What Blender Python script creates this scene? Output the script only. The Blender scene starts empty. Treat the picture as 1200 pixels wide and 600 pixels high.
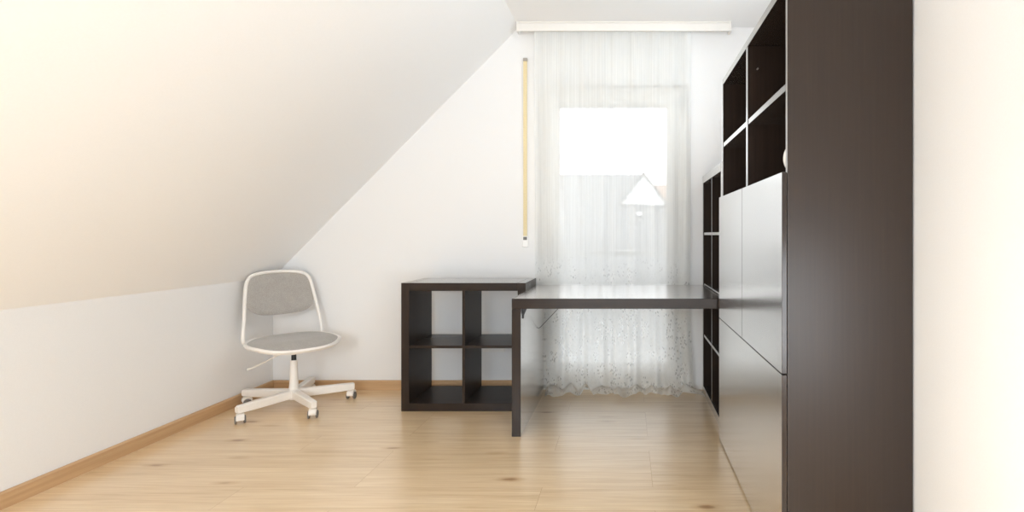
import bpy, bmesh, math, random
from mathutils import Vector, Matrix, noise

random.seed(7)
S = bpy.context.scene
COL = S.collection
PI = math.pi

# ------------------------------------------------------------------ view
S.view_settings.view_transform = 'Standard'
S.view_settings.look = 'None'
S.view_settings.gamma = 1.0
S.view_settings.use_curve_mapping = False
S.view_settings.exposure = 0.86
S.cycles.max_bounces = 14
S.cycles.diffuse_bounces = 10
S.cycles.glossy_bounces = 5
S.cycles.transparent_max_bounces = 16
S.cycles.transmission_bounces = 6
S.cycles.use_denoising = True
S.cycles.sample_clamp_indirect = 8.0
S.cycles.caustics_reflective = False
S.cycles.caustics_refractive = False

# ------------------------------------------------------------------ room measures (metres)
CAM_H = 1.087
XL, XR = -2.485, 0.906          # knee wall, right wall
YB, YF = 3.772, -2.60           # back wall, rear wall
ZC = 2.54                       # flat ceiling
KNEE = 0.787
XS = -0.760                     # where slope meets flat ceiling
DX0, DX1, DZ1 = -0.625, 0.428, 2.137   # balcony door opening

# ------------------------------------------------------------------ materials
def new_mat(name):
    m = bpy.data.materials.new(name)
    m.use_nodes = True
    nt = m.node_tree
    return m, nt, nt.nodes['Principled BSDF']

def L(nt, a, b):
    nt.links.new(a, b)

def noise_node(nt, vec, scale, detail=4, rough=.55):
    n = nt.nodes.new('ShaderNodeTexNoise')
    n.inputs['Scale'].default_value = scale
    n.inputs['Detail'].default_value = detail
    n.inputs['Roughness'].default_value = rough
    if vec is not None:
        L(nt, vec, n.inputs['Vector'])
    return n

def ramp(nt, fac, stops):
    r = nt.nodes.new('ShaderNodeValToRGB')
    els = r.color_ramp.elements
    while len(els) < len(stops):
        els.new(.5)
    for e, (p, c) in zip(els, stops):
        e.position = p
        e.color = (*c, 1) if len(c) == 3 else c
    L(nt, fac, r.inputs['Fac'])
    return r

def mapping(nt, scale, kind='Object', loc=(0, 0, 0)):
    tc = nt.nodes.new('ShaderNodeTexCoord')
    mp = nt.nodes.new('ShaderNodeMapping')
    mp.inputs['Scale'].default_value = scale
    mp.inputs['Location'].default_value = loc
    L(nt, tc.outputs[kind], mp.inputs['Vector'])
    return mp.outputs['Vector']

def bump(nt, bs, height, strength=.1, dist=.002):
    b = nt.nodes.new('ShaderNodeBump')
    b.inputs['Strength'].default_value = strength
    b.inputs['Distance'].default_value = dist
    L(nt, height, b.inputs['Height'])
    L(nt, b.outputs['Normal'], bs.inputs['Normal'])

def plain(name, col, rough=.5, metal=0.0, var=.04, vscale=40, bmp=0.0, spec=.5):
    m, nt, bs = new_mat(name)
    v = mapping(nt, (1, 1, 1))
    n = noise_node(nt, v, vscale)
    lo = tuple(c * (1 - var) for c in col)
    hi = tuple(min(1, c * (1 + var)) for c in col)
    r = ramp(nt, n.outputs['Fac'], [(.3, lo), (.7, hi)])
    L(nt, r.outputs['Color'], bs.inputs['Base Color'])
    bs.inputs['Roughness'].default_value = rough
    bs.inputs['Metallic'].default_value = metal
    bs.inputs['Specular IOR Level'].default_value = spec
    if bmp:
        bump(nt, bs, n.outputs['Fac'], bmp)
    return m

M_wall = plain('wall_paint', (.808, .81, .812), .75, var=.012, vscale=180, bmp=.06, spec=.25)
M_ceil = plain('ceiling_paint', (.905, .912, .922), .8, var=.01, vscale=150, bmp=.05, spec=.2)
M_white_frame = plain('white_frame_plastic', (.88, .87, .85), .35, var=.01)
M_white_metal = plain('white_powder_coat', (.84, .81, .77), .38, var=.015)
M_rail = plain('white_rail_plastic', (.80, .78, .745), .45, var=.01)
M_black = plain('black_plastic', (.012, .012, .013), .4)
M_steel = plain('dull_steel', (.55, .55, .54), .3, metal=1.0)
M_rubber = plain('grey_tread', (.16, .15, .14), .6)
M_ceramic = plain('white_ceramic', (.86, .85, .83), .18, var=.01)
M_belt = plain('cream_webbing', (.74, .63, .38), .85, var=.08, vscale=300, bmp=.2)
M_cable = plain('dark_cable', (.03, .03, .03), .5)

def oak_trim(axis):
    m, nt, bs = new_mat('oak_trim_' + axis)
    sc = {'x': (2, 60, 60), 'y': (60, 2, 60)}[axis]
    v = mapping(nt, sc)
    n = noise_node(nt, v, 1.0, 5)
    r = ramp(nt, n.outputs['Fac'], [(.25, (.47, .29, .15)), (.75, (.60, .40, .225))])
    L(nt, r.outputs['Color'], bs.inputs['Base Color'])
    bs.inputs['Roughness'].default_value = .45
    return m
M_oak_x, M_oak_y = oak_trim('x'), oak_trim('y')

def dark_wood(axis, rough, stops, finish):
    """black-brown stained ash foil under a satin lacquer that turns mirror-like at grazing angles"""
    m, nt, bs = new_mat('black_brown_%s_%s' % (finish, axis))
    sc = {'x': (2.2, 90, 90), 'y': (90, 2.2, 90), 'z': (90, 90, 2.2)}[axis]
    v = mapping(nt, sc)
    n = noise_node(nt, v, 1.0, 6, .6)
    r = ramp(nt, n.outputs['Fac'], [(.25, (.014, .0072, .0042)), (.6, (.0200, .0108, .0064)), (.8, (.0265, .0148, .009))])
    L(nt, r.outputs['Color'], bs.inputs['Base Color'])
    bs.inputs['Roughness'].default_value = .6
    bs.inputs['Specular IOR Level'].default_value = .15
    bump(nt, bs, n.outputs['Fac'], .05, .001)
    lw = nt.nodes.new('ShaderNodeLayerWeight'); lw.inputs['Blend'].default_value = .5
    fr = ramp(nt, lw.outputs['Facing'], [(p, (v_,) * 3) for p, v_ in stops])
    gl = nt.nodes.new('ShaderNodeBsdfGlossy'); gl.inputs['Roughness'].default_value = rough
    gl.inputs['Color'].default_value = (.97, .96, .95, 1)
    mx = nt.nodes.new('ShaderNodeMixShader')
    L(nt, fr.outputs['Color'], mx.inputs[0]); L(nt, bs.outputs[0], mx.inputs[1]); L(nt, gl.outputs[0], mx.inputs[2])
    L(nt, mx.outputs[0], nt.nodes['Material Output'].inputs['Surface'])
    return m
MATT = [(0, .013), (.30, .018), (.60, .04), (.76, .09), (.86, .28), (.93, .80), (1, .95)]
SATIN = [(0, .013), (.30, .025), (.55, .12), (.76, .50), (.82, .86), (.90, .82), (1, .95)]
GLOSS = [(0, .022), (.30, .045), (.55, .22), (.72, .74), (.80, .86), (.90, .92), (1, .97)]
W_x, W_y, W_z = (dark_wood(a, .24, MATT, 'foil') for a in 'xyz')       # shelves
D_x, D_z = (dark_wood(a, .22, SATIN, 'veneer') for a in 'xz')          # desk
C_y, C_z = (dark_wood(a, .24, SATIN, 'carcass') for a in 'yz')         # storage cabinet
PANEL = [(0, .024), (.30, .026), (.55, .12), (.76, .5), (.9, .8), (1, .95)]
P_z = dark_wood('z', .38, PANEL, 'side_foil')                         # its outer sides
F_z = dark_wood('z', .20, GLOSS, 'lacquered_front')                    # its doors and drawer

def floor_mat():
    m, nt, bs = new_mat('oak_laminate')
    tc = nt.nodes.new('ShaderNodeTexCoord')
    mp = nt.nodes.new('ShaderNodeMapping')
    mp.inputs['Location'].default_value = (-.11 + 1.285 * 4, -2.314 + .196 * 40, 0)
    L(nt, tc.outputs['Object'], mp.inputs['Vector'])
    br = nt.nodes.new('ShaderNodeTexBrick')
    br.offset = .37
    br.offset_frequency = 3
    br.inputs['Scale'].default_value = 1.0
    br.inputs['Brick Width'].default_value = 1.285
    br.inputs['Row Height'].default_value = .196
    br.inputs['Mortar Size'].default_value = .0011
    br.inputs['Mortar Smooth'].default_value = .3
    br.inputs['Color1'].default_value = (0, 0, 0, 1)
    br.inputs['Color2'].default_value = (1, 1, 1, 1)
    br.inputs['Mortar'].default_value = (.5, .5, .5, 1)
    L(nt, mp.outputs['Vector'], br.inputs['Vector'])
    # a different slice of grain for every plank
    comb = nt.nodes.new('ShaderNodeCombineXYZ')
    mul = nt.nodes.new('ShaderNodeMath'); mul.operation = 'MULTIPLY'; mul.inputs[1].default_value = 37
    L(nt, br.outputs['Color'], mul.inputs[0])
    L(nt, mul.outputs[0], comb.inputs['Z'])
    add = nt.nodes.new('ShaderNodeVectorMath'); add.operation = 'ADD'
    L(nt, tc.outputs['Object'], add.inputs[0]); L(nt, comb.outputs[0], add.inputs[1])
    def mp2(scale):
        q = nt.nodes.new('ShaderNodeMapping')
        q.inputs['Scale'].default_value = scale
        L(nt, add.outputs[0], q.inputs['Vector'])
        return q.outputs['Vector']
    g1 = noise_node(nt, mp2((1.6, 28, 1)), 1.0, 6, .6)
    g1.inputs['Distortion'].default_value = .6
    g2 = noise_node(nt, mp2((5, 150, 1)), 1.0, 3, .5)
    g3 = noise_node(nt, mp2((.7, 2.2, 1)), 1.0, 2)
    base = ramp(nt, g1.outputs['Fac'], [(.22, (.62, .425, .225)), (.42, (.80, .60, .365)), (.8, (.93, .76, .53))])
    fine = ramp(nt, g2.outputs['Fac'], [(.3, (.88, .84, .79)), (.65, (1, 1, 1))])
    mx = nt.nodes.new('ShaderNodeMix'); mx.data_type = 'RGBA'; mx.blend_type = 'MULTIPLY'
    mx.inputs[0].default_value = 1
    L(nt, base.outputs['Color'], mx.inputs[6]); L(nt, fine.outputs['Color'], mx.inputs[7])
    broad = ramp(nt, g3.outputs['Fac'], [(.3, (.92, .90, .87)), (.7, (1.0, 1.0, 1.0))])
    mx2 = nt.nodes.new('ShaderNodeMix'); mx2.data_type = 'RGBA'; mx2.blend_type = 'MULTIPLY'
    mx2.inputs[0].default_value = 1
    L(nt, mx.outputs[2], mx2.inputs[6]); L(nt, broad.outputs['Color'], mx2.inputs[7])
    # knots: sparse, stretched along the plank
    vo = nt.nodes.new('ShaderNodeTexVoronoi')
    vo.inputs['Scale'].default_value = 1.0
    vo.inputs['Randomness'].default_value = 1.0
    wob = noise_node(nt, mp2((9, 30, 1)), 1.0, 2)
    q = nt.nodes.new('ShaderNodeMapping'); q.inputs['Scale'].default_value = (2.5, 7.2, 1)
    L(nt, tc.outputs['Object'], q.inputs['Vector'])
    wa = nt.nodes.new('ShaderNodeVectorMath'); wa.operation = 'MULTIPLY_ADD'
    wa.inputs[1].default_value = (.10, .10, 0)
    L(nt, wob.outputs['Color'], wa.inputs[0]); L(nt, q.outputs['Vector'], wa.inputs[2])
    L(nt, wa.outputs[0], vo.inputs['Vector'])
    kn = ramp(nt, vo.outputs['Distance'], [(.0, (.36, .23, .13)), (.065, (.52, .38, .26)), (.11, (.86, .78, .69)), (.21, (1, 1, 1))])
    mx3 = nt.nodes.new('ShaderNodeMix'); mx3.data_type = 'RGBA'; mx3.blend_type = 'MULTIPLY'
    mx3.inputs[0].default_value = .95
    L(nt, mx2.outputs[2], mx3.inputs[6]); L(nt, kn.outputs['Color'], mx3.inputs[7])
    # joints
    jn = nt.nodes.new('ShaderNodeMix'); jn.data_type = 'RGBA'; jn.blend_type = 'MULTIPLY'
    jn.inputs[7].default_value = (.72, .60, .48, 1)
    L(nt, br.outputs['Fac'], jn.inputs[0]); L(nt, mx3.outputs[2], jn.inputs[6])
    L(nt, jn.outputs[2], bs.inputs['Base Color'])
    bs.inputs['Roughness'].default_value = .30
    bs.inputs['Specular IOR Level'].default_value = .9
    bs.inputs['Coat Weight'].default_value = .8
    bs.inputs['Coat Roughness'].default_value = .26
    bs.inputs['Coat IOR'].default_value = 1.6
    rr = nt.nodes.new('ShaderNodeMapRange')
    rr.inputs['To Min'].default_value = .24; rr.inputs['To Max'].default_value = .36
    L(nt, g1.outputs['Fac'], rr.inputs['Value']); L(nt, rr.outputs[0], bs.inputs['Roughness'])
    bump(nt, bs, g2.outputs['Fac'], .03, .001)
    return m
M_floor = floor_mat()

def fabric():
    m, nt, bs = new_mat('grey_melange_fabric')
    v = mapping(nt, (1, 1, 1))
    n = noise_node(nt, v, 260, 3)
    n2 = noise_node(nt, v, 22, 3)
    r = ramp(nt, n.outputs['Fac'], [(.3, (.33, .31, .285)), (.7, (.46, .435, .405))])
    r2 = ramp(nt, n2.outputs['Fac'], [(.3, (.92, .92, .92)), (.7, (1, 1, 1))])
    mx = nt.nodes.new('ShaderNodeMix'); mx.data_type = 'RGBA'; mx.blend_type = 'MULTIPLY'; mx.inputs[0].default_value = 1
    L(nt, r.outputs['Color'], mx.inputs[6]); L(nt, r2.outputs['Color'], mx.inputs[7])
    L(nt, mx.outputs[2], bs.inputs['Base Color'])
    bs.inputs['Roughness'].default_value = .95
    bs.inputs['Sheen Weight'].default_value = .3
    bump(nt, bs, n.outputs['Fac'], .25, .001)
    return m
M_fabric = fabric()

def glass_mat():
    m = bpy.data.materials.new('window_glass')
    m.use_nodes = True
    nt = m.node_tree
    nt.nodes.remove(nt.nodes['Principled BSDF'])
    out = nt.nodes['Material Output']
    tr = nt.nodes.new('ShaderNodeBsdfTransparent'); tr.inputs[0].default_value = (.97, .975, .97, 1)
    gl = nt.nodes.new('ShaderNodeBsdfGlossy'); gl.inputs['Roughness'].default_value = .02
    fr = nt.nodes.new('ShaderNodeFresnel'); fr.inputs['IOR'].default_value = 1.45
    mx = nt.nodes.new('ShaderNodeMixShader')
    L(nt, fr.outputs[0], mx.inputs[0]); L(nt, tr.outputs[0], mx.inputs[1]); L(nt, gl.outputs[0], mx.inputs[2])
    L(nt, mx.outputs[0], out.inputs['Surface'])
    return m
M_glass = glass_mat()

def curtain_mat():
    """sheer voile above, floral lace below; UV u = metres of width, v = height in metres"""
    m = bpy.data.materials.new('sheer_lace_voile')
    m.use_nodes = True
    nt = m.node_tree
    nt.nodes.remove(nt.nodes['Principled BSDF'])
    out = nt.nodes['Material Output']
    uv = nt.nodes.new('ShaderNodeUVMap'); uv.uv_map = 'UVMap'
    sep = nt.nodes.new('ShaderNodeSeparateXYZ'); L(nt, uv.outputs[0], sep.inputs[0])
    # fine vertical threads
    mp = nt.nodes.new('ShaderNodeMapping'); mp.inputs['Scale'].default_value = (110, 1.2, 1)
    L(nt, uv.outputs[0], mp.inputs['Vector'])
    th = noise_node(nt, mp.outputs['Vector'], 1.0, 3)
    thr = nt.nodes.new('ShaderNodeMapRange')
    thr.inputs['From Min'].default_value = .3; thr.inputs['From Max'].default_value = .7
    thr.inputs['To Min'].default_value = .60; thr.inputs['To Max'].default_value = .70
    L(nt, th.outputs['Fac'], thr.inputs['Value'])
    # lace: a dense white ground with small leaf-shaped openwork gathered into sprays
    def vor(scale, rnd):
        q = nt.nodes.new('ShaderNodeMapping'); q.inputs['Scale'].default_value = scale
        L(nt, uv.outputs[0], q.inputs['Vector'])
        v = nt.nodes.new('ShaderNodeTexVoronoi')
        v.inputs['Scale'].default_value = 1; v.inputs['Randomness'].default_value = rnd
        L(nt, q.outputs['Vector'], v.inputs['Vector'])
        return v
    leaf = vor((58, 46, 1), 1.0)
    leafr = ramp(nt, leaf.outputs['Distance'], [(.30, (1,)*3), (.46, (.0,)*3)])
    spray = vor((11, 9, 1), .7)
    sprayr = ramp(nt, spray.outputs['Distance'], [(.18, (0,)*3), (.26, (1,)*3), (.44, (1,)*3), (.54, (.12,)*3)])
    mul = nt.nodes.new('ShaderNodeMath'); mul.operation = 'MULTIPLY'
    L(nt, leafr.outputs['Color'], mul.inputs[0]); L(nt, sprayr.outputs['Color'], mul.inputs[1])
    lace = nt.nodes.new('ShaderNodeMapRange')
    lace.inputs['To Min'].default_value = .84; lace.inputs['To Max'].default_value = .46
    L(nt, mul.outputs[0], lace.inputs['Value'])
    zone = nt.nodes.new('ShaderNodeMapRange'); zone.interpolation_type = 'SMOOTHSTEP'
    zone.inputs['From Min'].default_value = .70; zone.inputs['From Max'].default_value = .98
    zone.inputs['To Min'].default_value = 1; zone.inputs['To Max'].default_value = 0
    L(nt, sep.outputs['Y'], zone.inputs['Value'])
    fac = nt.nodes.new('ShaderNodeMix'); fac.data_type = 'FLOAT'
    L(nt, zone.outputs[0], fac.inputs[0]); L(nt, thr.outputs[0], fac.inputs[2]); L(nt, lace.outputs[0], fac.inputs[3])
    hem = nt.nodes.new('ShaderNodeMath'); hem.operation = 'LESS_THAN'; hem.inputs[1].default_value = -.02
    L(nt, sep.outputs['Y'], hem.inputs[0])
    fin = nt.nodes.new('ShaderNodeMath'); fin.operation = 'MULTIPLY_ADD'; fin.inputs[1].default_value = .12; fin.use_clamp = True
    L(nt, hem.outputs[0], fin.inputs[0]); L(nt, fac.outputs[0], fin.inputs[2])
    tr = nt.nodes.new('ShaderNodeBsdfTransparent')
    df = nt.nodes.new('ShaderNodeBsdfDiffuse'); df.inputs[0].default_value = (.90, .92, .91, 1)
    tl = nt.nodes.new('ShaderNodeBsdfTranslucent'); tl.inputs[0].default_value = (.95, .95, .94, 1)
    cl = nt.nodes.new('ShaderNodeMixShader'); cl.inputs[0].default_value = .52
    L(nt, df.outputs[0], cl.inputs[1]); L(nt, tl.outputs[0], cl.inputs[2])
    mx = nt.nodes.new('ShaderNodeMixShader')
    L(nt, fin.outputs[0], mx.inputs[0]); L(nt, tr.outputs[0], mx.inputs[1]); L(nt, cl.outputs[0], mx.inputs[2])
    L(nt, mx.outputs[0], out.inputs['Surface'])
    return m
M_curtain = curtain_mat()

def roof_mat(name, col):
    m, nt, bs = new_mat(name)
    tc = nt.nodes.new('ShaderNodeTexCoord')
    br = nt.nodes.new('ShaderNodeTexBrick')
    br.inputs['Scale'].default_value = 1
    br.inputs['Brick Width'].default_value = .34
    br.inputs['Row Height'].default_value = .38
    br.inputs['Mortar Size'].default_value = .035
    br.inputs['Color1'].default_value = (*col, 1)
    br.inputs['Color2'].default_value = (*[c * .82 for c in col], 1)
    br.inputs['Mortar'].default_value = (*[c * .5 for c in col], 1)
    L(nt, tc.outputs['UV'], br.inputs['Vector'])
    L(nt, br.outputs['Color'], bs.inputs['Base Color'])
    bs.inputs['Roughness'].default_value = .6
    return m
M_roof = roof_mat('grey_roof_tiles', (.25, .24, .235))
M_roof_tan = roof_mat('tan_roof_tiles', (.50, .36, .28))
M_render = plain('white_house_render', (.85, .85, .83), .9, vscale=6)
M_dark_glass = plain('dark_window_pane', (.06, .07, .08), .1)
M_ground = plain('grey_paving', (.24, .24, .235), .9, var=.12, vscale=2)

# ------------------------------------------------------------------ mesh helpers
def box(bm, x0, x1, y0, y1, z0, z1, bev=0.0, seg=2, M=None):
    t = bmesh.new()
    vs = [t.verts.new((x, y, z)) for x in (x0, x1) for y in (y0, y1) for z in (z0, z1)]
    for f in ((0, 1, 3, 2), (4, 6, 7, 5), (0, 4, 5, 1), (2, 3, 7, 6), (0, 2, 6, 4), (1, 5, 7, 3)):
        t.faces.new([vs[i] for i in f])
    bmesh.ops.recalc_face_normals(t, faces=t.faces)
    if bev:
        bmesh.ops.bevel(t, geom=list(t.edges), offset=bev, segments=seg, affect='EDGES', profile=.5)
    if M is not None:
        t.transform(M)
    merge(bm, t)

def merge(bm, t):
    me = bpy.data.meshes.new('tmp')
    t.to_mesh(me); t.free()
    bm.from_mesh(me)
    bpy.data.meshes.remove(me)

def tube(bm, pts, r, n=12, closed=False, caps=True):
    pts = [Vector(p) for p in pts]
    N = len(pts)
    rad = r if isinstance(r, (list, tuple)) else [r] * N
    rings = []
    up = None
    for i, p in enumerate(pts):
        if closed:
            d = (pts[(i + 1) % N] - pts[i - 1]).normalized()
        else:
            d = (pts[min(i + 1, N - 1)] - pts[max(i - 1, 0)]).normalized()
        if up is None:
            up = Vector((0, 0, 1)) if abs(d.z) < .9 else Vector((1, 0, 0))
        u = (up - d * up.dot(d)).normalized()
        up = u
        w = d.cross(u)
        rings.append([bm.verts.new(p + (u * math.cos(a) + w * math.sin(a)) * rad[i])
                      for a in (2 * PI * k / n for k in range(n))])
    for i in range(N if closed else N - 1):
        a, b = rings[i], rings[(i + 1) % N]
        off = 0
        if closed and i == N - 1:   # align the seam
            off = min(range(n), key=lambda o: (a[0].co - b[o].co).length)
        for k in range(n):
            bm.faces.new((a[k], a[(k + 1) % n], b[(k + 1 + off) % n], b[(k + off) % n]))
    if not closed and caps:
        bm.faces.new(rings[0][::-1]); bm.faces.new(rings[-1])

def lathe(bm, prof, n=28, M=None):
    t = bmesh.new()
    rings = []
    for r, z in prof:
        if r < 1e-6:
            rings.append([t.verts.new((0, 0, z))])
        else:
            rings.append([t.verts.new((r * math.cos(2 * PI * k / n), r * math.sin(2 * PI * k / n), z)) for k in range(n)])
    for a, b in zip(rings, rings[1:]):
        for k in range(n):
            k2 = (k + 1) % n
            if len(a) == 1 and len(b) == 1:
                continue
            if len(a) == 1:
                t.faces.new((a[0], b[k2], b[k]))
            elif len(b) == 1:
                t.faces.new((a[k], a[k2], b[0]))
            else:
                t.faces.new((a[k], a[k2], b[k2], b[k]))
    bmesh.ops.recalc_face_normals(t, faces=t.faces)
    if M is not None:
        t.transform(M)
    merge(bm, t)

def prism(bm, poly, axis, a, b):
    """extrude a 2D polygon along an axis: poly points are the two other axes in order"""
    def mk(p, t):
        return {'x': (t, p[0], p[1]), 'y': (p[0], t, p[1]), 'z': (p[0], p[1], t)}[axis]
    t = bmesh.new()
    A = [t.verts.new(mk(p, a)) for p in poly]
    B = [t.verts.new(mk(p, b)) for p in poly]
    t.faces.new(A); t.faces.new(B[::-1])
    for i in range(len(poly)):
        j = (i + 1) % len(poly)
        t.faces.new((A[j], A[i], B[i], B[j]))
    bmesh.ops.recalc_face_normals(t, faces=t.faces)
    merge(bm, t)

def build(name, bm, mat, parent=None, smooth=False, loc=None, kind=None, label=None):
    me = bpy.data.meshes.new(name)
    bm.to_mesh(me); bm.free()
    me.materials.append(mat)
    if smooth:
        for p in me.polygons:
            p.use_smooth = True
        try:
            me.set_sharp_from_angle(angle=math.radians(40))
        except Exception:
            pass
    o = bpy.data.objects.new(name, me)
    COL.objects.link(o)
    if parent is not None:
        o.parent = parent
    if loc is not None:
        o.location = loc
    if kind:
        o['kind'] = kind
    if label:
        o['label'] = label
    return o

def thing(name, label, cat, loc=(0, 0, 0), rz=0, group=None):
    o = bpy.data.objects.new(name, None)
    o.empty_display_size = .1
    COL.objects.link(o)
    o.location = loc
    o.rotation_euler = (0, 0, rz)
    o['label'] = label; o['category'] = cat
    if group:
        o['group'] = group
    return o

def tag(o, label, cat):
    o['label'] = label; o['category'] = cat
    return o

def bxo(name, mat, parent, x0, x1, y0, y1, z0, z1, bev=.0015, **k):
    bm = bmesh.new()
    box(bm, x0, x1, y0, y1, z0, z1, bev)
    return build(name, bm, mat, parent, **k)

# ------------------------------------------------------------------ the room
T = .28
bxo('floor', M_floor, None, XL, XR, YF, YB, -.12, 0, 0, kind='structure')

bm = bmesh.new()
TW = .30
def wall_with_hole(bm, x0, x1, y0, y1, z0, z1, hx0, hx1, hz0, hz1):
    box(bm, x0, hx0, y0, y1, z0, z1)
    box(bm, hx1, x1, y0, y1, z0, z1)
    if hz1 < z1: box(bm, hx0, hx1, y0, y1, hz1, z1)
    if hz0 > z0: box(bm, hx0, hx1, y0, y1, z0, hz0)
wall_with_hole(bm, XL - T, XR + T, YB, YB + TW, -.12, ZC + .2, DX0, DX1, 0.0, DZ1)
build('wall_back', bm, M_wall, kind='structure')
bxo('wall_left', M_wall, None, XL - T, XL, YF - T, YB, -.12, KNEE, 0, kind='structure')
QY0, QY1, QZ0, QZ1 = -2.0, -.95, .95, 2.10        # added side window, out of view, to light the slope
bm = bmesh.new()
box(bm, XR, XR + T, YF - T, QY0, -.12, ZC + .2)
box(bm, XR, XR + T, QY1, YB, -.12, ZC + .2)
box(bm, XR, XR + T, QY0, QY1, -.12, QZ0)
box(bm, XR, XR + T, QY0, QY1, QZ1, ZC + .2)
build('wall_right', bm, M_wall, kind='structure')
bm = bmesh.new()
for a, b in ((QY0, QY0 + .07), ((QY0 + QY1) / 2 - .045, (QY0 + QY1) / 2 + .045), (QY1 - .07, QY1)):
    box(bm, XR + .05, XR + .12, a, b, QZ0, QZ1, .004)
for a, b in ((QZ0, QZ0 + .07), (QZ1 - .07, QZ1)):
    box(bm, XR + .05, XR + .12, QY0 + .07, QY1 - .07, a, b, .004)
w2 = build('window_2_added', bm, M_white_frame, kind='structure')  # unseen window, added as an opening for the side fill
bxo('pane', M_glass, w2, XR + .082, XR + .09, QY0 + .06, QY1 - .06, QZ0 + .06, QZ1 - .06, 0)
bm = bmesh.new()
prism(bm, [(XL - T, KNEE), (XL, KNEE), (XS, ZC), (XS, ZC + .25), (XS - .1, ZC + .25), (XL - T, KNEE + .18)], 'y', YF - T, YB)
build('ceiling_slope', bm, M_ceil, kind='structure')
bxo('ceiling', M_ceil, None, XS, XR, YF - T, YB, ZC, ZC + .2, 0, kind='structure')

# rear wall, behind the camera, with a wide window that lights the room
RX0, RX1, RZ0, RZ1 = -1.45, .80, .95, 2.30
bm = bmesh.new()
wall_with_hole(bm, XL - T, XR + T, YF - T, YF, -.12, ZC + .2, RX0, RX1, RZ0, RZ1)
build('wall_rear', bm, M_wall, kind='structure')
bm = bmesh.new()
for a, b in ((RX0, RX0 + .07), ((RX0 + RX1) / 2 - .05, (RX0 + RX1) / 2 + .05), (RX1 - .07, RX1)):
    box(bm, a, b, YF - .12, YF - .05, RZ0, RZ1, .004)
for a, b in ((RZ0, RZ0 + .07), (RZ1 - .07, RZ1)):
    box(bm, RX0 + .07, RX1 - .07, YF - .12, YF - .05, a, b, .004)
w1 = build('window_1', bm, M_white_frame, kind='structure')
bxo('pane', M_glass, w1, RX0 + .06, RX1 - .06, YF - .09, YF - .082, RZ0 + .06, RZ1 - .06, 0)

# skirting boards, oak
def skirting(name, prof_fn, mat):
    pass
BH, BT = .067, .014
bm = bmesh.new()
pr = [(YB - BT, 0), (YB, 0), (YB, BH), (YB - BT + .006, BH), (YB - BT, BH - .008)]
prism(bm, pr, 'x', XL + BT, DX0 - .012)
build('baseboard_back', bm, M_oak_x, kind='structure')
bm = bmesh.new()
pr = [(XL, 0), (XL + BT, 0), (XL + BT, BH - .008), (XL + BT - .006, BH), (XL, BH)]
prism(bm, pr, 'y', YF, YB)
build('baseboard_left', bm, M_oak_y, kind='structure')
bm = bmesh.new()
pr = [(XR, 0), (XR - BT, 0), (XR - BT, BH - .008), (XR - BT + .006, BH), (XR, BH)]
prism(bm, pr, 'y', YF, 1.66)
build('baseboard_right', bm, M_oak_y, kind='structure')

# ------------------------------------------------------------------ balcony door in the back wall
d1 = bpy.data.objects.new('door_1', None); COL.objects.link(d1)
d1.location = ((DX0 + DX1) / 2, YB + .075, 0); d1['kind'] = 'structure'
hw = (DX1 - DX0) / 2
bm = bmesh.new()     # fixed outer frame
y0, y1 = -.022, .06
fw = .052
prof = .006
box(bm, -hw, -hw + fw, y0, y1, 0, DZ1, prof)
box(bm, hw - fw, hw, y0, y1, 0, DZ1, prof)
box(bm, -hw + fw - .006, hw - fw + .006, y0, y1, DZ1 - fw, DZ1, prof)
box(bm, -hw + fw - .006, hw - fw + .006, y0, y1, 0, .045, prof)
build('door_frame', bm, M_white_frame, d1)
sx = hw - fw + .012   # sash overlaps the frame
sz0, sz1 = .034, DZ1 - fw + .012
sw, sb = .094, .130
ys0, ys1 = -.046, -.024
bm = bmesh.new()
box(bm, -sx, -sx + sw, ys0, ys1, sz0, sz1, .007)
box(bm, sx - sw, sx, ys0, ys1, sz0, sz1, .007)
box(bm, -sx + sw - .008, sx - sw + .008, ys0, ys1, sz1 - sw, sz1, .007)
box(bm, -sx + sw - .008, sx - sw + .008, ys0, ys1, sz0, sz0 + sb, .007)
# glazing bead
gx, gz0, gz1 = sx - sw, sz0 + sb, sz1 - sw
box(bm, -gx, -gx + .014, ys0 + .008, ys1 + .02, gz0, gz1, .003)
box(bm, gx - .014, gx, ys0 + .008, ys1 + .02, gz0, gz1, .003)
box(bm, -gx + .012, gx - .012, ys0 + .008, ys1 + .02, gz1 - .014, gz1, .003)
box(bm, -gx + .012, gx - .012, ys0 + .008, ys1 + .02, gz0, gz0 + .014, .003)
sash = build('door_sash', bm, M_white_frame, d1)
bxo('glass_pane', M_glass, d1, -gx + .004, gx - .004, ys1 - .006, ys1 + .002, gz0 + .004, gz1 - .004, 0)
for hz in (.22, 2.02):
    bm = bmesh.new()
    lathe(bm, [(0, -.045), (.007, -.044), (.0085, -.035), (.0085, .035), (.007, .044), (0, .045)], 14,
          Matrix.Translation((sx + .008, ys0 - .004, hz)))
    build('hinge', bm, M_steel, d1, smooth=True)
bm = bmesh.new()
box(bm, -sx + .030, -sx + .060, ys0 - .010, ys0, .985, 1.135, .004)
tube(bm, [(-sx + .045, ys0 - .008, 1.06), (-sx + .045, ys0 - .04, 1.06), (-sx + .045, ys0 - .048, 1.05),
          (-sx + .045, ys0 - .048, .95)], [.009, .009, .009, .008], 10)
build('door_handle', bm, M_white_metal, d1, smooth=True)

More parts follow.
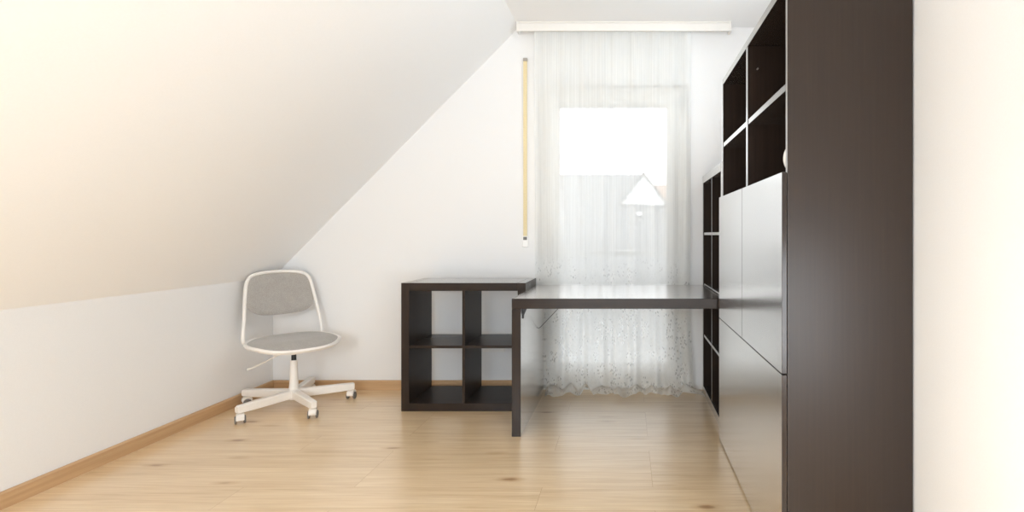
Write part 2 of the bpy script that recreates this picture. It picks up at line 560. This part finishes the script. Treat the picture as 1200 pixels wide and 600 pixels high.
# ------------------------------------------------------------------ outside: balcony rail, garden, houses
bxo('ground', M_ground, None, -40, 40, YB + TW + .3, 90, -3.7, -3.5, 0, kind='structure')
rt = thing('balcony_railing', 'white metal balcony railing right outside the glazed door', 'railing', (-.10, 4.16, 0))
bm = bmesh.new(); box(bm, -.60, .60, -.022, .022, .925, .965, .006); build('top_rail', bm, M_white_metal, rt)
bm = bmesh.new(); box(bm, -.60, .60, -.012, .012, .06, .085, .004); build('bottom_rail', bm, M_white_metal, rt)
for k in range(11):
    bm = bmesh.new()
    tube(bm, [(-.56 + k * .112, 0, .083), (-.56 + k * .112, 0, .927)], .007, 10)
    build('baluster', bm, M_white_metal, rt, smooth=True)
for sx_ in (-1, 1):
    bm = bmesh.new(); box(bm, sx_ * .60 - .012, sx_ * .60 + .012, -.02, .02, -.02, .945, .003)
    build('end_post', bm, M_white_metal, rt)
bm = bmesh.new(); box(bm, -.66, .66, -.085, .06, -.14, -.02, .004)
build('ledge', bm, M_render, rt)

def quad_uv(name, quads, mat, parent, thick=.12):
    """roof slabs: each quad = eave-left, eave-right, ridge-right, ridge-left; uv in metres"""
    bm = bmesh.new()
    uvl = bm.loops.layers.uv.new('UVMap')
    for q in quads:
        q = [Vector(p) for p in q]
        nrm = (q[1] - q[0]).cross(q[3] - q[0]).normalized()
        if nrm.z < 0: nrm = -nrm
        top = [bm.verts.new(p) for p in q]
        bot = [bm.verts.new(p - nrm * thick) for p in q]
        f = bm.faces.new(top)
        e = (q[1] - q[0]).normalized()
        for lp in f.loops:
            d = lp.vert.co - q[0]
            lp[uvl].uv = (d.dot(e), (d - e * d.dot(e)).length)
        bm.faces.new(bot[::-1])
        for i in range(4):
            j = (i + 1) % 4
            bm.faces.new((top[j], top[i], bot[i], bot[j]))
    bmesh.ops.recalc_face_normals(bm, faces=bm.faces)
    return build(name, bm, mat, parent)

hs = thing('house', 'pale house with grey tiled roof and white triangular gable seen through the glass', 'house', (0, 42, -3.5))
# main body: ridge along x at y=0 (world 42) z=9.25 ; eaves at y=-6.2
RZ = 9.27
bm = bmesh.new()
prism(bm, [(-7.4, 0), (5.6, 0), (5.6, 3.4), (0, RZ - .25), (-7.4, 1.75)], 'x', -11.5, 1.2)
prism(bm, [(-7.4, 0), (5.6, 0), (5.6, 3.0), (-2.6, 6.0), (-7.4, 1.75)], 'x', 1.21, 6.5)
build('house_wall', bm, M_render, hs)
quad_uv('roof', [[(-12, -8.0, 1.2), (1.35, -8.0, 1.2), (1.35, 0, RZ), (-12, 0, RZ)],
                 [(1.36, -8.0, 1.2), (7, -8.0, 1.2), (7, -2.45, 6.80), (1.36, -2.45, 6.80)],
                 [(7, 6.2, 2.95), (1.36, 6.2, 2.95), (1.36, -2.45, 6.80), (7, -2.45, 6.80)],
                 [(1.35, 6.2, 2.95), (-12, 6.2, 2.95), (-12, 0, RZ), (1.35, 0, RZ)]], M_roof, hs)
# cross gable towards the room
gxc, gh, gp, gy = 1.20, 1.62, 9.16, -2.4
bm = bmesh.new()
prism(bm, [(gxc - gh, 6.6), (gxc + gh, 6.6), (gxc + gh, 7.05), (gxc, gp - .1), (gxc - gh, 7.05)], 'y', gy, -.1)
build('gable', bm, M_render, hs)
quad_uv('gable_roof', [[(gxc - gh - .22, gy - .25, 6.85), (gxc - gh - .22, 0, 6.85), (gxc, 0, gp), (gxc, gy - .25, gp)],
                       [(gxc + gh + .22, 0, 6.85), (gxc + gh + .22, gy - .25, 6.85), (gxc, gy - .25, gp), (gxc, 0, gp)]], M_roof, hs, .1)
bm = bmesh.new(); box(bm, .70, 1.05, -3.45, -3.25, 5.95, 6.20, .02)
wf = build('roof_window', bm, M_white_frame, hs)
hs2 = thing('house', 'far house with tan tiled roof just right of the white gable', 'house', (7.2, 56, -3.5))
bm = bmesh.new()
prism(bm, [(-4, 0), (4, 0), (4, 4.6), (0, 9.4), (-4, 4.6)], 'x', -4.6, 6)
build('house_wall', bm, M_render, hs2)
quad_uv('roof', [[(-5, -4.5, 4.35), (6.4, -4.5, 4.35), (6.4, 0, 9.75), (-5, 0, 9.75)],
                 [(6.4, 4.5, 4.35), (-5, 4.5, 4.35), (-5, 0, 9.75), (6.4, 0, 9.75)]], M_roof_tan, hs2)

# ------------------------------------------------------------------ curtain rail and curtain
cr = thing('curtain_rail', 'long white curtain rail fixed to the ceiling above the balcony door', 'curtain rail', (-.022, 3.665, ZC))
bm = bmesh.new()
prism(bm, [(-.008, -.066), (.004, -.066), (.004, -.001), (-.008, -.001), (-.008, -.011), (.001, -.011), (.001, -.019), (-.008, -.019)], 'x', -.720, .722)
build('fascia', bm, M_rail, cr)
bm = bmesh.new()
box(bm, -.718, .720, .004, .060, -.022, -.001, .002)
for yy in (.018, .040):
    box(bm, -.718, .720, yy - .004, yy + .004, -.030, -.021, .001)
build('track', bm, M_rail, cr)
for sx_ in (-1, 1):
    bm = bmesh.new(); box(bm, sx_ * .725 - .006, sx_ * .725 + .006, -.010, .062, -.068, -.001, .002)
    build('end_cap', bm, M_rail, cr)

CX0, CX1 = -.640, .440
DESK_BACK = 3.700
def smooth01(t):
    t = max(0, min(1, t)); return t * t * (3 - 2 * t)
def lerp_tab(t, tab):
    for (a, va), (b, vb) in zip(tab, tab[1:]):
        if t <= b:
            k = smooth01((t - a) / (b - a)) if b > a else 0
            return va + (vb - va) * k
    return tab[-1][1]
def fold(u, z):
    x = u * 1.08
    f = math.sin(x * 52 + 1.5 * noise.noise((x * 3, z * .35, 1))) * .55
    f += math.sin(x * 89 + 2.2 * noise.noise((x * 2, z * .3, 7))) * .25
    f += noise.noise((x * 7, z * .6, 3)) * .9
    return f
bm = bmesh.new()
uvl = bm.loops.layers.uv.new('UVMap')
NU, NV = 300, 120
ZT = ZC - .034
rows = []
YTAB = [(0, 3.690), (.30, 3.705), (.62, 3.728), (.80, 3.732), (1.1, 3.715), (2.6, 3.697)]
ATAB = [(0, .024), (.35, .022), (.62, .0075), (.80, .0075), (1.2, .013), (2.6, .011)]
for j in range(NV + 1):
    t = j / NV
    row = []
    for i in range(NU + 1):
        u = i / NU
        pud = .085 + .06 * noise.noise((u * 4.5, 2, 5)) + .022 * math.sin(u * 43 + 2)
        pud += .05 * math.exp(-((u - .10) / .05) ** 2) + .045 * math.exp(-((u - .80) / .05) ** 2)
        total = ZT + pud
        s = total * t                      # length from the top
        z = ZT - s
        v = z
        x = CX0 + (CX1 - CX0) * u
        # gathering: slightly narrower at desk height, flaring to the floor
        flare = lerp_tab(max(z, 0), [(0, 1.035), (.4, 1.0), (2.6, 1.0)])
        x = (x + .10) * flare - .10
        x += .006 * noise.noise((u * 20, z * 2, 9)) * (1 if z < .7 else .3)
        fo = fold(u, max(z, 0))
        y = lerp_tab(max(z, 0), YTAB) + lerp_tab(max(z, 0), ATAB) * fo
        if z < .03:                        # cloth turns on to the floor and runs into the room
            k = .03 - z
            y -= k * (.85 + .25 * noise.noise((u * 8, 0, 4)))
            x += k * .35 * noise.noise((u * 9, 1, 4)) + (k * .9 * smooth01((u - .93) / .07))
            crump = .5 + .5 * noise.noise((u * 26, k * 20, 2)) + .25 * math.sin(u * 61 + 3 * noise.noise((u * 6, 0, 8)))
            z = max(.004, .03 * math.exp(-k * 40) + .005 + .066 * crump * smooth01(k / .03) * (1 - .55 * smooth01((k - .05) / .06)))
        if x < -.555 and z < .80:          # squeezed behind the desk's panel leg
            y = max(y, DESK_BACK + .006)
        x = min(x, .512)
        y = min(y, YB - .006 if z > .1 else YB - .004)
        row.append((bm.verts.new((x, y, z)), (u * (CX1 - CX0) * 1.6, v)))
    rows.append(row)
for j in range(NV):
    for i in range(NU):
        q = (rows[j][i], rows[j][i + 1], rows[j + 1][i + 1], rows[j + 1][i])
        f = bm.faces.new([a[0] for a in q])
        for lp, a in zip(f.loops, q):
            lp[uvl].uv = a[1]
        f.smooth = True
cu = build('curtain', bm, M_curtain)
tag(cu, 'sheer white lace curtain hanging over the balcony door and gathered on the floor', 'curtain')

# ------------------------------------------------------------------ shutter strap left of the door
st = thing('shutter_strap', 'cream roller shutter strap hanging on the wall left of the curtain', 'shutter strap', (-.713, YB, 0))
bm = bmesh.new()
n = 24
for k in range(n):
    pass
box(bm, -.013, .013, -.0155, -.0135, 1.075, 2.302, .0005)
build('belt', bm, M_belt, st)
bm = bmesh.new()
box(bm, -.015, .015, -.020, -.0005, 2.300, 2.322, .003)
build('belt_guide', bm, plain('grey_guide', (.42, .38, .34), .5), st)
bm = bmesh.new()
box(bm, -.020, .020, -.016, -.0005, 1.000, 1.080, .004)
wd = build('winder_plate', bm, M_white_frame, st)
bm = bmesh.new()
box(bm, -.013, .013, -.021, -.0155, 1.050, 1.072, .002)
build('clip', bm, plain('grey_clip', (.16, .15, .13), .4), wd)

# ------------------------------------------------------------------ wall socket behind the low shelf
so = thing('wall_socket', 'white double wall socket seen through the low shelf', 'socket', (-.934, YB, .305))
bm = bmesh.new(); box(bm, -.078, .078, -.009, -.0003, -.041, .041, .004)
build('cover_plate', bm, M_white_frame, so)
for cx in (-.036, .036):
    bm = bmesh.new()
    Mx = Matrix.Translation((cx, -.0092, 0)) @ Matrix.Rotation(PI / 2, 4, 'X')
    lathe(bm, [(.0225, -.003), (.0225, .003), (.019, .003), (.018, -.002), (0, -.002)], 24, Mx)
    c = build('socket_insert', bm, M_white_frame, so, smooth=True)
    for k in (-1, 1):
        bm = bmesh.new()
        lathe(bm, [(0, -.0012), (.0028, -.0012), (.0028, .0012), (0, .0012)], 10,
              Matrix.Translation((cx + k * .0095, -.0085, 0)) @ Matrix.Rotation(PI / 2, 4, 'X'))
        build('contact_hole', bm, M_black, c)

# ------------------------------------------------------------------ low open cube shelf
KW, KD, KH, KT = .766, .385, .790, .049
ks = thing('cube_shelf', 'low dark brown open cube shelf with four compartments beside the desk', 'shelf', (-1.391, 3.307, 0))
G = .0006
bxo('side_panel', W_z, ks, 0, KT, 0, KD, 0, KH)
bxo('side_panel', W_z, ks, KW - KT, KW, 0, KD, 0, KH)
bxo('top_panel', W_x, ks, KT + G, KW - KT - G, 0, KD, KH - KT, KH)
bxo('bottom_panel', W_x, ks, KT + G, KW - KT - G, 0, KD, 0, KT)
bxo('divider', W_z, ks, KW / 2 - .0085, KW / 2 + .0085, .004, KD, KT + G, KH - KT - G, .0008)
bxo('shelf_board', W_x, ks, KT + G, KW / 2 - .0085 - G, .004, KD, .387, .404, .0008)
bxo('shelf_board', W_x, ks, KW / 2 + .0085 + G, KW - KT - G, .004, KD, .387, .404, .0008)

# ------------------------------------------------------------------ desk
DYF, DYB, DH, DT = 2.890, 3.700, .743, .055
DXL, DXR = -.621, .519
dk = thing('desk', 'dark brown desk with one panel leg in front of the curtain', 'desk', (DXL, DYF, 0))
dw, dd = DXR - DXL, DYB - DYF
bxo('desktop', D_x, dk, 0, dw, 0, dd, DH - DT, DH, .002)
bxo('panel_leg', D_z, dk, 0, .0485, 0, dd, 0, DH - DT - .0008, .002)
bm = bmesh.new()
box(bm, .0490, .053, .050, .075, DH - DT - .060, DH - DT - .001, .001)
box(bm, .0490, .075, .050, .075, DH - DT - .0052, DH - DT - .001, .001)
prism(bm, [(.051, DH - DT - .05), (.072, DH - DT - .003), (.051, DH - DT - .003)], 'y', .056, .069)
build('corner_bracket', bm, M_black, dk)
bm = bmesh.new()
tube(bm, [(.050, .575, .484), (.060, .580, .489), (.15, .628, .583), (.235, .672, .672), (.243, .676, .6870)],
     .0022, 8)
build('brace_wire', bm, M_cable, dk, smooth=True)

# ------------------------------------------------------------------ tall open cube shelf on the right wall
tw, td, th = .790, .378, 1.490
TX0, TY0 = .522, 2.949
tk = thing('cube_shelf', 'tall dark brown open cube shelf against the right wall at the end of the desk', 'shelf', (TX0, TY0, 0))
bxo('side_panel', C_z, tk, 0, td, 0, KT, 0, th)
bxo('side_panel', C_z, tk, 0, td, tw - KT, tw, 0, th)
bxo('top_panel', C_y, tk, 0, td, KT + G, tw - KT - G, th - KT, th)
bxo('bottom_panel', C_y, tk, 0, td, KT + G, tw - KT - G, 0, KT)
bxo('divider', C_z, tk, .004, td, tw / 2 - .0085, tw / 2 + .0085, KT + G, th - KT - G, .0008)
step = (th - 2 * KT) / 4
for r in range(1, 4):
    zc = KT + step * r
    bxo('shelf_board', C_y, tk, .004, td, KT + G, tw / 2 - .0085 - G, zc - .0085, zc + .0085, .0008)
    bxo('shelf_board', C_y, tk, .004, td, tw / 2 + .0085 + G, tw - KT - G, zc - .0085, zc + .0085, .0008)

# ------------------------------------------------------------------ storage cabinet in the right foreground
BX0, BX1, BY0, BY1, BHT = .505, .900, 1.694, 2.852, 1.908
bc = thing('storage_cabinet', 'tall black-brown storage cabinet with closed fronts below open compartments', 'cabinet', (BX0, BY0, 0))
cw, cd = BX1 - BX0, BY1 - BY0
PT = .020
bxo('side_panel', P_z, bc, 0, cw, 0, PT, 0, BHT, .001)
bxo('side_panel', C_z, bc, 0, cw, cd - PT, cd, 0, BHT, .001)
bxo('top_panel', C_y, bc, 0, cw, PT + G, cd - PT - G, BHT - .030, BHT, .001)
bxo('bottom_panel', C_y, bc, 0, cw, PT + G, cd - PT - G, .030, .050, .001)
bxo('plinth', C_y, bc, .012, .030, PT + G, cd - PT - G, 0, .0295, .001)
bxo('back_panel', C_z, bc, cw - .006, cw, PT + G, cd - PT - G, .051, BHT - .031, 0)
dv = 2.268 - BY0
bxo('divider', C_z, bc, 0, cw - .007, dv - .016, dv + .016, .051, BHT - .031, .001)
for a, b in ((PT + G, dv - .016 - G), (dv + .016 + G, cd - PT - G)):
    bxo('fixed_shelf', C_y, bc, 0, cw - .007, a, b, 1.256, 1.278, .001)
    bxo('shelf_board', C_y, bc, .002, cw - .008, a, b, 1.548, 1.570, .001)
DS = 2.283 - BY0
SZ, TZ = .646, 1.284
bxo('door', F_z, bc, -.0175, -.0015, .0005, DS - .0015, SZ + .002, TZ, .0012)
bxo('door', F_z, bc, -.0175, -.0015, DS + .0015, cd - .0005, SZ + .002, TZ, .0012)
bxo('drawer_front', F_z, bc, -.0175, -.0015, .0005, cd - .0005, .010, SZ - .002, .0012)
bm = bmesh.new()
lathe(bm, [(0, 0), (.0035, 0), (.0035, .010), (.002, .012), (0, .012)], 12,
      Matrix.Translation((.040, dv - .0165, 1.780)) @ Matrix.Rotation(PI / 2, 4, 'X'))
build('shelf_pin', bm, M_steel, bc, smooth=True)

va = thing('vase', 'round white vase in the open compartment nearest the camera', 'vase', (.577, 1.776, 1.2785))
bm = bmesh.new()
pf = [(0, 0), (.030, 0), (.034, .003)]
for k in range(1, 16):
    a = -PI / 2 + .55 + k * (PI - 1.0) / 16
    pf.append((.060 * math.cos(a), .062 + .062 * math.sin(a)))
pf += [(.022, .122), (.020, .130), (.023, .136), (.019, .136), (.016, .128), (.018, .116), (.045, .08), (.04, .02), (0, .012)]
lathe(bm, pf, 36)
build('body', bm, M_ceramic, va, smooth=True)

# ------------------------------------------------------------------ swivel chair
ch = thing('swivel_chair', 'white swivel chair with grey padded seat and back by the left wall', 'chair', (-2.105, 3.395, 0))
FA = math.radians(50)
d = Vector((math.sin(FA), -math.cos(FA), 0))     # facing
r = Vector((math.cos(FA), math.sin(FA), 0))      # chair's width axis
def cp(a, b, z):                                 # a along width, b along facing
    return r * a + d * b + Vector((0, 0, z))
bm = bmesh.new()
lathe(bm, [(0, .052), (.036, .052), (.040, .060), (.040, .100), (.034, .112), (.0275, .118), (.0255, .14), (.0205, .290), (.0185, .296), (0, .296)], 28)
build('column', bm, M_white_metal, ch, smooth=True)
bm = bmesh.new()
lathe(bm, [(0, .292), (.014, .292), (.014, .352), (0, .352)], 20)
build('gas_lift', bm, M_black, ch, smooth=True)
RB = .322
leg_angles = [math.radians(a) for a in (-113, -41, 31, 103, 175)]
for a in leg_angles:
    Mx = Matrix.Rotation(a, 4, 'Z')
    t = bmesh.new()
    secs = [(.030, .0215, .058, .112), (.12, .021, .058, .110), (.25, .0195, .058, .107), (RB + .012, .018, .060, .104), (RB + .020, .015, .066, .099)]
    rings = []
    for (x, w, z0, z1) in secs:
        bv = .005
        rings.append([t.verts.new(p) for p in ((x, -w + bv, z0), (x, w - bv, z0), (x, w, z0 + bv), (x, w, z1 - bv),
                                               (x, w - bv, z1), (x, -w + bv, z1), (x, -w, z1 - bv), (x, -w, z0 + bv))])
    for A, B in zip(rings, rings[1:]):
        for k in range(8):
            t.faces.new((A[k], A[(k + 1) % 8], B[(k + 1) % 8], B[k]))
    t.faces.new(rings[0][::-1]); t.faces.new(rings[-1])
    bmesh.ops.recalc_face_normals(t, faces=t.faces)
    t.transform(Mx)
    build('leg', t, M_white_metal, ch, smooth=True)
caster_rot = [2.2, -1.2, -1.5, .6, -2.4]
for a, cr_ in zip(leg_angles, caster_rot):
    c = Vector((math.cos(a) * RB, math.sin(a) * RB, 0))
    Mz = Matrix.Translation(c) @ Matrix.Rotation(cr_, 4, 'Z')
    bm = bmesh.new()
    lathe(bm, [(0, .040), (.007, .040), (.007, .066), (0, .066)], 12, Mz)
    # housing: rounded hood between the wheels
    hood = [(-.027, .022), (.004, .018), (.024, .022), (.030, .034), (.025, .049), (.012, .057), (-.016, .057), (-.027, .047)]
    t = bmesh.new(); prism(t, [(px - .004, pz) for px, pz in hood], 'y', -.020, .020)
    bmesh.ops.bevel(t, geom=list(t.edges), offset=.002, segments=2, affect='EDGES')
    t.transform(Mz); merge(bm, t)
    cas = build('caster', bm, M_white_metal, ch, smooth=True)
    for sgn in (-1, 1):
        bm = bmesh.new()
        Mw = Mz @ Matrix.Translation((-.004, sgn * .0215, .0225)) @ Matrix.Rotation(PI / 2, 4, 'X')
        lathe(bm, [(0, -.006), (.016, -.006), (.0215, -.0045), (.0225, -.002), (.0225, .002), (.0215, .0045), (.016, .006), (0, .006)], 22, Mw)
        build('wheel', bm, M_rubber, cas, smooth=True)

# seat: rounded shell dipping at the front and curling up to the back
SW, SD = .252, .222
def sup(th, e=2.5):
    c, s = math.cos(th), math.sin(th)
    return (math.copysign(abs(c) ** (2 / e), c), math.copysign(abs(s) ** (2 / e), s))
def seat_z(a, b):
    """height over the seat plane: front rolls down, sides lift a little"""
    z = .418
    z -= .020 * smooth01((b - .08) / .16)
    z += .012 * smooth01((-b - .06) / .16)
    z += .008 * (a / SW) ** 2 - .006
    return z
def disc(bm, fz, sx_, sy_, rings=10, n=56, off=(0, 0)):
    """superellipse cap; returns outer ring"""
    cen = bm.verts.new(cp(off[0], off[1], fz(off[0], off[1], 0)))
    prev = None
    for k in range(1, rings + 1):
        q = k / rings
        ring = []
        for i in range(n):
            ca, sb_ = sup(2 * PI * i / n)
            a, b = off[0] + ca * sx_ * q, off[1] + sb_ * sy_ * q
            ring.append(bm.verts.new(cp(a, b, fz(a, b, q))))
        for i in range(n):
            j = (i + 1) % n
            if prev is None: bm.faces.new((cen, ring[i], ring[j]))
            else: bm.faces.new((prev[i], ring[i], ring[j], prev[j]))
        prev = ring
    return prev
bm = bmesh.new()
o1 = disc(bm, lambda a, b, q: seat_z(a, b) - .002 + (.008 * smooth01((q - .93) / .07)), SW, SD)
o2 = disc(bm, lambda a, b, q: seat_z(a, b) - .020 - .012 * (1 - q ** 2), SW - .004, SD - .004)
nn = len(o1)
mid = []
for i in range(nn):
    v = (o1[i].co + o2[i].co) / 2
    dirv = Vector((v.x, v.y, 0)).normalized()
    mid.append(bm.verts.new(v + dirv * .007))
for i in range(nn):
    j = (i + 1) % nn
    bm.faces.new((o1[i], mid[i], mid[j], o1[j])); bm.faces.new((mid[i], o2[i], o2[j], mid[j]))
bmesh.ops.recalc_face_normals(bm, faces=bm.faces)
build('seat_shell', bm, M_white_metal, ch, smooth=True)
bm = bmesh.new()
def padz(a, b, q):
    return seat_z(a, b) + .0015 + .024 * (1 - q ** 5) ** .6
o1 = disc(bm, padz, SW - .013, SD - .013, rings=16)
bm.faces.new(o1[::-1])
bmesh.ops.recalc_face_normals(bm, faces=bm.faces)
build('seat_pad', bm, M_fabric, ch, smooth=True)

# backrest loop: tube from the seat's left rear corner up, over the top and down again
def back_b(z):                                    # recline and concave bow
    return -.168 - .105 * smooth01((z - .40) / .46) * .75 - .03 * (z - .4)
def back_pt(a, z):
    bow = -.028 * (1 - (a / .21) ** 2)            # middle is further back
    return cp(a, back_b(z) + bow * min(1, max(0, (z - .42) / .12)), z)
path = []
half = [(.205, .402), (.222, .415), (.2265, .44), (.222, .50), (.212, .58), (.203, .66), (.194, .73), (.184, .78), (.166, .812), (.138, .829), (.09, .838), (.045, .8415)]
ctrl = [(-a, z) for a, z in half] + [(0, .8425)] + [(a, z) for a, z in half[::-1]]
def catmull(P, m=4):
    out = []
    for i in range(len(P) - 1):
        p0, p1, p2, p3 = P[max(i - 1, 0)], P[i], P[i + 1], P[min(i + 2, len(P) - 1)]
        for k in range(m):
            t = k / m
            out.append(tuple(.5 * (2 * b + (c - a) * t + (2 * a - 5 * b + 4 * c - e) * t * t + (3 * b - a - 3 * c + e) * t ** 3)
                             for a, b, c, e in zip(p0, p1, p2, p3)))
    out.append(P[-1])
    return out
cc = catmull(ctrl)
bm = bmesh.new()
tube(bm, [back_pt(a, z) for a, z in cc], .0105, 12)
# ends run into the seat rim
for sgn in (-1, 1):
    tube(bm, [back_pt(sgn * .206, .403), cp(sgn * .185, -.135, .402), cp(sgn * .15, -.06, .397)], [.0105, .010, .008], 12)
build('back_frame', bm, M_white_metal, ch, smooth=True)
# back pad: fills the upper part of the loop, rounded lower edge
top_poly = [(a, z) for a, z in cc if z >= .70]
def half_w(z):
    for (a0, z0), (a1, z1) in zip(half, half[1:]):
        if z0 <= z <= z1:
            return a0 + (a1 - a0) * (z - z0) / (z1 - z0)
    return .05
outline = []
zb, zmid = .555, .665
inset = .008
NS = 40
for k in range(NS):                               # right side up, over the top, left side down
    a, z = cc[int(len(cc) * .0) + 0] if False else (0, 0)
pts_top = [(a, z) for a, z in cc if z >= zmid]
lower = []
wl = half_w(zmid)
for k in range(1, 24):
    th_ = PI * k / 24
    ca, sa = math.cos(th_), math.sin(th_)
    lower.append((math.copysign(abs(ca) ** .62, ca) * wl, zmid - (zmid - zb) * abs(sa) ** .75))
poly = pts_top + lower
cz = .70
def shrink(p, q, ins):
    a, z = p
    return (a * (1 - ins / .2) * q, cz + (z - cz) * (1 - ins / .14) * q)
bm = bmesh.new()
caps = []
for side in (1, -1):
    prev = None
    cen = bm.verts.new(back_pt(0, cz) + d * (side * .019))
    for k in range(1, 13):
        q = k / 12
        ring = []
        for p in poly:
            a, z = shrink(p, q, inset)
            ring.append(bm.verts.new(back_pt(a, z) + d * (side * (.003 + .016 * (1 - q ** 4) ** .6))))
        n_ = len(ring)
        for i in range(n_):
            j = (i + 1) % n_
            if prev is None: bm.faces.new((cen, ring[i], ring[j]))
            else: bm.faces.new((prev[i], ring[i], ring[j], prev[j]))
        prev = ring
    caps.append(prev)
for i in range(len(caps[0])):
    j = (i + 1) % len(caps[0])
    bm.faces.new((caps[0][i], caps[0][j], caps[1][j], caps[1][i]))
bmesh.ops.recalc_face_normals(bm, faces=bm.faces)
build('back_pad', bm, M_fabric, ch, smooth=True)
# mechanism plate under the seat and its lever
bm = bmesh.new()
Mr = Matrix.Rotation(FA, 4, 'Z')
box(bm, -.075, .075, -.09, .09, .350, .366, .004, M=Mr)
box(bm, -.035, .035, -.05, .05, .338, .352, .004, M=Mr)
for k in (-1, 1):
    box(bm, k * .062 - .010, k * .062 + .010, -.085, .085, .364, .388, .003, M=Mr)
build('tilt_mechanism', bm, M_white_metal, ch, smooth=True)
bm = bmesh.new()
tube(bm, [cp(-.04, .0, .352), cp(-.10, .010, .340), cp(-.17, .030, .316), cp(-.235, .045, .296), cp(-.262, .052, .293)],
     [.0048, .0048, .0048, .0055, .0075], 10)
build('height_lever', bm, M_white_metal, ch, smooth=True)

# ------------------------------------------------------------------ light
w = bpy.data.worlds.new('overcast_sky')
S.world = w
w.use_nodes = True
nt = w.node_tree
bg = nt.nodes['Background']
tc = nt.nodes.new('ShaderNodeTexCoord')
sp = nt.nodes.new('ShaderNodeSeparateXYZ'); L(nt, tc.outputs['Generated'], sp.inputs[0])
rp = ramp(nt, sp.outputs['Z'], [(.0, (.95, .97, 1.0)), (.6, (.93, .965, 1.0))])
L(nt, rp.outputs['Color'], bg.inputs['Color'])
bg.inputs['Strength'].default_value = 2.2

def area(name, loc, rot, sx, sy, power, col):
    l = bpy.data.lights.new(name, 'AREA')
    l.shape = 'RECTANGLE'; l.size = sx; l.size_y = sy; l.energy = power; l.color = col
    o = bpy.data.objects.new(name, l); COL.objects.link(o)
    o.location = loc; o.rotation_euler = rot
    return o
# added area lights, all out of view, that brighten the room
FILL_TINT = (.83, .92, 1)
area('rear_window_fill', ((RX0 + RX1) / 2, YF + .03, (RZ0 + RZ1) / 2), (PI / 2, 0, 0), RX1 - RX0 - .1, RZ1 - RZ0 - .1, 6, FILL_TINT)  # added fill just inside the rear window, on top of the sky
area('side_window_fill', (XR - .02, (QY0 + QY1) / 2, (QZ0 + QZ1) / 2), (PI / 2, 0, PI / 2), QY1 - QY0 - .1, QZ1 - QZ0 - .1, 4, FILL_TINT)  # added fill at the invented side window
area('cabinet_top_fill', (.70, 2.42, 2.08), (PI / 2 + .2, 0, PI / 2 - .40), .7, .2, 5.5, FILL_TINT)  # added fill hidden above the cabinet, for slope and ceiling; no lamp body
area('room_fill', (-1.45, -1.2, 1.40), (PI / 2, 0, -.12), .8, .8, 20, FILL_TINT)  # added fill behind the camera, aimed forward; no fixture
area('corner_fill', (.85, .75, .7), (PI / 2, 0, PI / 2 - .5), .6, .6, 7, FILL_TINT)  # added fill near the right wall, outside the frame; no fixture
area('low_fill', (.1, -.3, .5), (PI / 2 - .1, 0, 0), 1.9, .6, 15, (.88, .93, .97))  # added low front fill for the floor and the curtain under the desk

# ------------------------------------------------------------------ camera
cam = bpy.data.cameras.new('camera')
cam.sensor_fit = 'HORIZONTAL'
cam.sensor_width = 36.0
cam.lens = 630.0 / 1200 * 36.0
cam.shift_x = -(735 - 600) / 1200
cam.shift_y = -(300 - 275) / 1200
cam.clip_start = .02
cam.clip_end = 300
co = bpy.data.objects.new('camera', cam)
COL.objects.link(co)
co.location = (0, 0, CAM_H)
co.rotation_euler = (PI / 2, 0, 0)
S.camera = co
